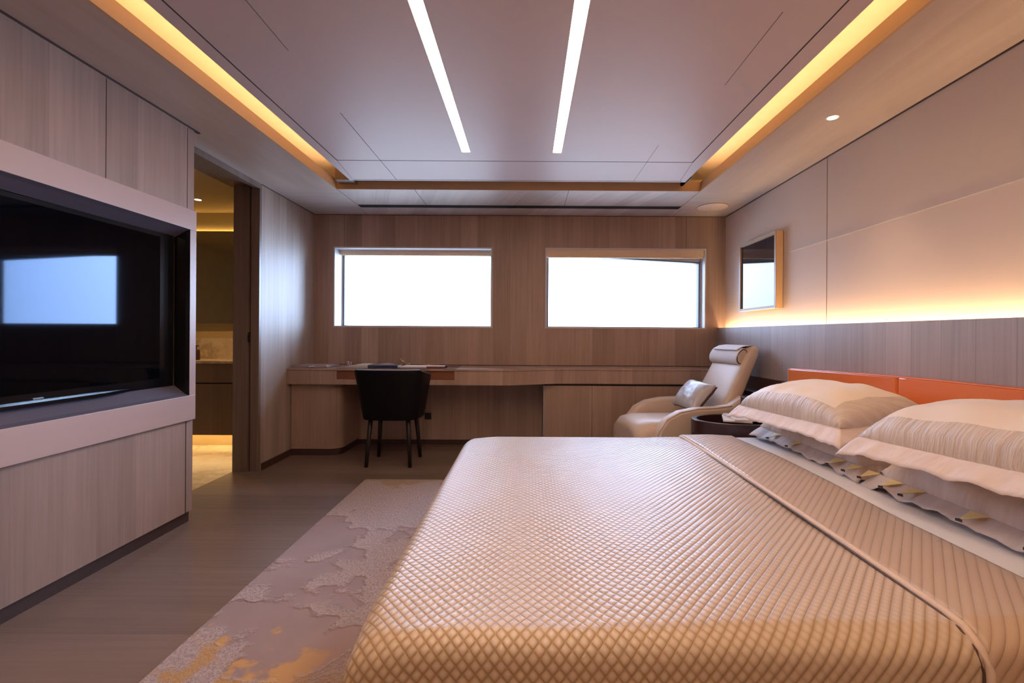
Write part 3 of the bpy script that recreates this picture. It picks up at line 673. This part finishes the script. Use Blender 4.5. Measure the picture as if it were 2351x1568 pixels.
def puff(nm, L, D, T, m, parent, mw=None, p=2.6, pinch=.06, n=40, wr=.0, seed=0, edge=.004, sidem=None, frame=.62):
    """closed pillow body in local xy (L along x, D along y), z up; returns object"""
    bm = bmn(); V = {}
    for sd in (1, -1):
        for i in range(n + 1):
            for j in range(n + 1):
                u, v = -1 + 2 * i / n, -1 + 2 * j / n
                if sd == -1 and (i in (0, n) or j in (0, n)): V[sd, i, j] = V[1, i, j]; continue
                h = (max(0, 1 - abs(u) ** p) * max(0, 1 - abs(v) ** p)) ** .5
                k = 1 - pinch * (1 - abs(v) ** 2) * abs(u) ** 4; k2 = 1 - pinch * (1 - abs(u) ** 2) * abs(v) ** 4
                w = noise.noise(Vector((u * 3 + seed, v * 3, seed * 1.7))) * wr * (h * .6 + .4)
                r_ = noise.noise(Vector((u * 13 + seed, v * 13, 5))) * wr * .45 * (1 - h)
                V[sd, i, j] = bm.verts.new((u * L / 2 * k, v * D / 2 * k2, sd * (h * T / 2 * (1.0 if sd > 0 else .7)) + w + r_))
    for sd in (1, -1):
        for i in range(n):
            for j in range(n):
                q = (V[sd, i, j], V[sd, i + 1, j], V[sd, i + 1, j + 1], V[sd, i, j + 1]); f = bm.faces.new(q if sd > 0 else q[::-1])
                u, v = abs(-1 + 2 * (i + .5) / n), abs(-1 + 2 * (j + .5) / n)
                if sidem and (max(u, v) > frame or sd < 0): f.material_index = 1
    if mw: bmesh.ops.transform(bm, matrix=mw, verts=bm.verts)
    return obj(nm, bm, [m, sidem] if sidem else m, parent, smooth=True, world=False)

cu = thing('lumbar_cushion', 'small silver satin cushion with brown back on the armchair seat', 'cushion', A0 + Vector((-.03, -.05, .582)), 0)
mw = Matrix.Rotation(R(9), 4, 'Z') @ Matrix.Rotation(R(2), 4, 'X') @ Matrix.Rotation(R(-50), 4, 'Y') @ Matrix.Rotation(R(90), 4, 'Z')
puff('cushion_front', .36, .25, .13, M['silver'], cu, mw, p=2.8, pinch=.07, wr=.006, seed=4)
puff('cushion_back', .362, .252, .08, M['brownlea'], cu, Matrix.Translation((.012, 0, -.012)) @ mw, p=2.8, pinch=.07, wr=.006, seed=4)

# ================================================================== nightstand, side console
ns = thing('nightstand', 'dark plum oval drum nightstand between bed and armchair', 'nightstand', (1.43, 3.15, 0))
def stadium(cx0, cx1, cy, r, n=14, rx=1.0):
    p = []
    for k in range(n + 1):
        a = PI / 2 + PI * k / n; p.append((cx0 + math.cos(a) * r * 1.35, cy + math.sin(a) * r))
    p += [(cx1, cy - r), (cx1, cy + r)]; return p
bm = bmn()
O = stadium(1.375, 1.722, 3.145, .212); I = stadium(1.375, 1.71, 3.145, .186)
prism(bm, O, 'z', .02, .405); obj('drum', bm, M['darkwood'], ns)
bm = bmn()
Ob = [bm.verts.new((x, y, .405)) for x, y in O]; Ot = [bm.verts.new((x, y, .488)) for x, y in O]
Ib = [bm.verts.new((x, y, .405)) for x, y in I]; It = [bm.verts.new((x, y, .488)) for x, y in I]; n = len(O)
for k in range(n):
    q = (k + 1) % n; bm.faces.new((Ob[k], Ob[q], Ot[q], Ot[k])); bm.faces.new((Ot[k], Ot[q], It[q], It[k])); bm.faces.new((It[k], It[q], Ib[q], Ib[k])); bm.faces.new((Ib[k], Ib[q], Ob[q], Ob[k]))
obj('rim', bm, M['darkwood'], ns, bevel=.003)
bm = bmn(); prism(bm, [(1.375 + (x - 1.375) * .93, 3.145 + (y - 3.145) * .93) for x, y in O], 'z', 0, .02); obj('plinth', bm, M['plinth'], ns)
# magazines lying across the bowl of the nightstand
for k, (px, py, pz, rz, lb) in enumerate(((1.36, 3.14, .4885, -20, 'lavender grey magazine lying across the nightstand rim, lower of two'), (1.39, 3.13, .4985, -6, 'pale magazine on the nightstand, upper of two'))):
    mgz = thing('magazine', lb, 'magazine', (px, py, pz), R(rz), group='magazines on the nightstand')
    bm = bmn(); box(bm, -.07, .10, -.13, .13, 0, .002); obj('cover', bm, M['paper'] if k else M['silver'], mgz, world=False)
    bm = bmn(); box(bm, -.068, .098, -.128, .128, .002, .009); obj('pages', bm, M['paper'], mgz, world=False)
co = thing('side_console', 'dark brown console with glossy top against the wall behind the armchair', 'console', (1.64, 3.6, 0))
bobj('body', M['darkwood2'], co, 1.70, XW - .001, 3.37, 4.16, 0, .598); bobj('top', M['darkwood'], co, 1.695, XW - .001, 3.365, 4.17, .598, .618, bevel=.002)
bobj('back_panel', M['darkwood2'], co, XW - .016, XW - .001, 3.365, 4.17, .618, .722)
# narrow raised part of the console behind the nightstand
rs = thing('bedside_box', 'dark glossy box standing at the wall end of the nightstand', 'box', (1.65, 3.15, .50))
bobj('body', M['darkwood'], rs, 1.50, 1.722, 2.95, 3.36, .489, .612); bobj('back_panel', M['darkwood2'], rs, XW - .030, XW - .001, 3.172, 3.362, .489, .725)
bobj('edge_strip', M['silver'], rs, 1.4975, 1.4995, 2.94, 3.36, .609, .6125); bobj('top', M['darkwood'], rs, 1.50, 1.722, 2.95, 3.36, .6121, .6175)

# framed picture
pf = thing('framed_picture', 'square glazed picture in a deep bronze frame on the right wall by the window', 'picture', (1.83, 3.78, 1.52))
y0, y1, z0, z1 = 3.48, 4.08, 1.238, 1.803; xf = 1.803
bm = bmn(); fw = .022
box(bm, xf, XR - .004, y0, y0 + fw, z0, z1); box(bm, xf, XR - .004, y1 - fw, y1, z0, z1); box(bm, xf, XR - .004, y0 + fw, y1 - fw, z1 - fw, z1); box(bm, xf, XR - .004, y0 + fw, y1 - fw, z0, z0 + fw)
obj('frame', bm, M['fascia'], pf)
bobj('backing', M['blackleg'], pf, XR - .010, XR, y0 + .003, y1 - .003, z0 + .003, z1 - .003)
bm = bmn(); box(bm, xf - .001, xf + .002, y0, y0 + .006, z0, z1); box(bm, xf - .001, xf + .002, y1 - .006, y1, z0, z1); box(bm, xf - .001, xf + .002, y0, y1, z0, z0 + .006); box(bm, xf - .001, xf + .002, y0, y1, z1 - .006, z1); obj('frame_edge', bm, M['silver'], pf)
gm = mat('picture_glass', (.03, .026, .036), .03, spec=.8)
bobj('glass', gm, pf, xf + .012, xf + .016, y0 + fw, y1 - fw, z0 + fw, z1 - fw)

# ================================================================== rug
rg = bobj('rug', M['rug'], None, -1.127, .9, .35, 3.36, 0, .016, bevel=.006); tag(rg, 'mauve silk rug with cloudy pattern and gold patches beneath the bed', 'rug')

# ================================================================== bed
BX0, BX1, BY0, BY1, BZ = -.36, 1.70, .935, 2.86, ZE - .60
bd = thing('bed', 'wide low bed with white mattress under the honeycomb bedspread', 'bed', (.7, 1.9, 0.016))
bobj('base', M['darkwood2'], bd, BX0 + .10, BX1, BY0 + .10, BY1 - .10, .017, .18)
bobj('mattress', M['linen'], bd, BX0 + .025, BX1, BY0 + .025, BY1 - .025, .18, BZ - .022, bevel=.09)
hb = thing('headboard', 'long orange leather headboard panel on the wainscot behind the bed', 'headboard', (1.75, 1.9, .10))
bm = bmn()      # headboard: long padded leather panel, top edge gently arched
def hz(y): t = (y - 3.17) / 2.5; return .823 + .034 * math.sin(min(1, -t / .62) * PI / 2) if t > -.62 else .857
N = 60; ys = [3.17 - (3.17 - .45) * i / N for i in range(N + 1)]
for half, (ya, yb_) in enumerate(((3.17, 2.236), (2.230, .45))):
    bm = bmn(); q = [ya - (ya - yb_) * i / 30 for i in range(31)]
    prism(bm, [(y, hz(y)) for y in q] + [(yb_, .10), (ya, .10)], 'x', 1.725, XW - .001); obj('leather_panel', bm, M['orange'], hb, bevel=.010)
bm = bmn(); tube(bm, [(1.729, y, hz(y) - .004) for y in ys], .004, 8); tube(bm, [(1.729, 3.164, .10), (1.729, 3.164, hz(3.17) - .006)], .004, 8); obj('piping', bm, M['orange'], hb, smooth=True)

# bedspread: draped sheet with uv in metres
def drape(name, m, parent, xa, xb, y0, y1, zt, footdrop, sidedrop, nx, ny, thick=0, foot=True, rr=.055, lift=0):
    bm = bmn(); uvl = bm.loops.layers.uv.new('UVMap')
    def prof(s, lo, drop):   # s: arc length measured from the rounded edge inwards (negative = down the side)
        if s > rr * PI / 2: return lo + rr + (s - rr * PI / 2), 0
        if s > 0:
            a = s / rr; return lo + rr - rr * math.cos(a), rr - rr * math.sin(a)
        return lo - .03 * (-s / max(drop, .01)), rr - s
    Ls = (footdrop if foot else 0); S = []
    smin = -Ls if foot else rr * PI / 2 + .0
    tot_x = (xb - xa) - rr + rr * PI / 2
    V = {}; UV = {}
    half = (y1 - y0) / 2 - rr + rr * PI / 2
    for i in range(nx + 1):
        s = (-Ls + (tot_x + Ls) * i / nx) if foot else None
        if foot: x, dx = prof(s, xa, footdrop)
        else: x, dx = xa + (xb - xa) * i / nx, 0
        for j in range(ny + 1):
            t = -half - sidedrop + 2 * (half + sidedrop) * j / ny
            yy, dy = prof(half - abs(t), 0, sidedrop); Y = y0 + yy if t < 0 else y1 - yy
            z = zt - math.sqrt(dx * dx + dy * dy) if (dx < rr and dy < rr) else zt - max(dx, dy)
            z = max(z, .03)
            cr = .010 * noise.noise(Vector((x * 1.6, Y * 1.6, 1))) + .003 * noise.noise(Vector((x * 7, Y * 5, 2)))
            if dx == 0 and dy == 0: z += cr + .012 * (1 - ((Y - (y0 + y1) / 2) / (y1 - y0) * 2) ** 2) * min(1, (x - BX0) * 3)
            if dx < .2 and dy < .2:
                dc = math.hypot(max(0, x - BX0), min(Y - y0, y1 - Y)); z -= .030 * max(0, 1 - dc / .22) ** 2
            yo = .006 * math.sin(x * 9) * min(1, dy * 4) * (-1 if t < 0 else 1)
            V[i, j] = bm.verts.new((x, Y + yo, z + lift)); UV[V[i, j]] = ((s if foot else x), t)
    for i in range(nx):
        for j in range(ny):
            q = [V[i, j], V[i + 1, j], V[i + 1, j + 1], V[i, j + 1]]
            f = bm.faces.new(q)
            for lp in f.loops: lp[uvl].uv = UV[lp.vert]
    o = obj(name, bm, m, parent, smooth=True)
    so = o.modifiers.new('thick', 'SOLIDIFY'); so.thickness = max(thick, .006); so.offset = -1
    return o
sp = thing('bedspread', 'champagne honeycomb quilted bedspread draped over the bed with top edge folded back', 'bedspread', (.2, 1.9, BZ))
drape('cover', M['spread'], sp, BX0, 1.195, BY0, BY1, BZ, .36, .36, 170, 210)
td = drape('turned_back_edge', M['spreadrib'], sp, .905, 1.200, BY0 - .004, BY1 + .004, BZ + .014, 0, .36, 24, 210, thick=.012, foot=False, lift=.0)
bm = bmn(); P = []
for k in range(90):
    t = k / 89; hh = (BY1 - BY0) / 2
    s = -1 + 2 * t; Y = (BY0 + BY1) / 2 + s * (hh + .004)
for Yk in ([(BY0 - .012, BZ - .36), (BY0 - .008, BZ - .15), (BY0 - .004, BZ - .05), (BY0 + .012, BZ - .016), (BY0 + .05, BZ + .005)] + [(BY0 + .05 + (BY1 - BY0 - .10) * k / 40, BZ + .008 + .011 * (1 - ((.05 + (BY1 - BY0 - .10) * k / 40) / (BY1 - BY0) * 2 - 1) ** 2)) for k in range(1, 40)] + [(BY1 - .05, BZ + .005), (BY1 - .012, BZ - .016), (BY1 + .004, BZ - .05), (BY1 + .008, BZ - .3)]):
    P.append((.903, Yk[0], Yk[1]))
tube(bm, P, .009, 12); obj('hem_piping', bm, M['hem'], sp, smooth=True)
bm = bmn(); tube(bm, [(x - .011, y, z - .003) for x, y, z in P], .0022, 8); obj('hem_crease_shade', bm, M['brownlea'], sp, smooth=True)  # dark tube stands in for the crease shade beside the piping
sh = thing('top_sheet', 'white linen sheet turned back beside the folded bedspread', 'sheet', (1.3, 1.9, BZ))
drape('sheet', M['linen'], sh, 1.201, 1.70, BY0 + .006, BY1 - .006, BZ + .005, 0, .34, 30, 150, thick=.004, foot=False)

# pillows ---------------------------------------------------------------
def flange(nm, L, D, wdt, m, parent, mw, seed, droop=.05, amp=.012, n=64):
    """flat border round the pillow body; a closed thin ribbon with ripples"""
    bm = bmn(); per = []
    for k in range(4 * n):
        s, t = divmod(k, n); t = -1 + 2 * t / n
        per.append([(t, -1), (1, t), (-t, 1), (-1, -t)][s])
    rows = []
    for r_ in range(6):
        f = r_ / 5; row = []
        for (u, v) in per:
            c = (abs(u) * abs(v)) ** 6
            x = u * (L / 2 * (.985) + wdt * f); y = v * (D / 2 * (.985) + wdt * f)
            pin = 1 - .05 * (1 - max(abs(u), abs(v)) ** 0) ; 
            if abs(v) == 1: y *= 1 - .045 * (1 - u * u)
            if abs(u) == 1: x *= 1 - .045 * (1 - v * v)
            z = -droop * f - droop * .35 * c * f * f + amp * f * noise.noise(Vector((u * 6 + seed, v * 6, seed))) * 2 + amp * .5 * f * noise.noise(Vector((u * 19, v * 19, seed)))
            row.append(bm.verts.new((x, y, z)))
        rows.append(row)
    N4 = 4 * n
    for A, B in zip(rows, rows[1:]):
        for k in range(N4): bm.faces.new((A[k], A[(k + 1) % N4], B[(k + 1) % N4], B[k]))
    bmesh.ops.transform(bm, matrix=mw, verts=bm.verts)
    o = obj(nm, bm, m, parent, smooth=True, world=False); so = o.modifiers.new('t', 'SOLIDIFY'); so.thickness = .003
    return o
# lower pair: nearly flat, embroidered edge
for k, (yc, lb) in enumerate(((2.36, 'oyster linen pillow at the bottom of the stack on the window side'), (1.42, 'oyster linen pillow at the bottom of the stack nearest the viewer'))):
    pz = BZ + .084
    pl = thing('pillow', lb, 'pillow', (1.515, yc, pz), 0, group='bottom pillows')
    mw = Matrix.Rotation(R(-3), 4, 'Y')
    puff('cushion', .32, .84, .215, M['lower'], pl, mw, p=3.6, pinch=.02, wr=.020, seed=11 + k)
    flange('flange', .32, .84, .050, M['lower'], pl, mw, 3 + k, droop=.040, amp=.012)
    for q in range(9 if k else 8):
        bm = bmn()      # embroidered corners along the front hem
        if q in ((0, 3, 5) if k else (2, 3, 5, 7)): bm.free(); continue
        y = -.39 + q * .105 + random.uniform(-.018, .018); x = -.205 - .004 * (q % 2); z = -.052
        prism(bm, [(x, y + .012), (x + .040, y + .022), (x + .045, y - .034)], 'z', z + .018, z + .021)
        for q_ in bm.verts: q_.co.z += (q_.co.x - x) * .52
        o = obj('embroidered_corner', bm, M['emb'], pl, world=False)
        bm = bmn(); prism(bm, [(x - .008, y + .020), (x + .006, y + .016), (x - .002, y + .002)], 'z', z + .012, z + .0195); obj('flap_shadow', bm, M['flapshade'], o, world=False)  # dark triangle stands in for the small shadow beside each flap
# upper pair: plump body, contrasting band, wide flange
UP = [(2.32, 1.428, .680, 'plump ivory pillow with blush flange on top of the stack on the window side', 21, 4, -1.5),
      (1.34, 1.425, .718, 'plump ivory pillow with blush flange on top of the stack nearest the viewer', 31, 5, -2.5)]
for k, (yc, xc, pz, lb, sd, rz, rx) in enumerate(UP):
    pl = thing('pillow', lb, 'pillow', (xc, yc, pz), 0, group='top pillows')
    mw = Matrix.Rotation(R(rz), 4, 'Z') @ Matrix.Rotation(R(-6), 4, 'Y') @ Matrix.Rotation(R(rx), 4, 'X')
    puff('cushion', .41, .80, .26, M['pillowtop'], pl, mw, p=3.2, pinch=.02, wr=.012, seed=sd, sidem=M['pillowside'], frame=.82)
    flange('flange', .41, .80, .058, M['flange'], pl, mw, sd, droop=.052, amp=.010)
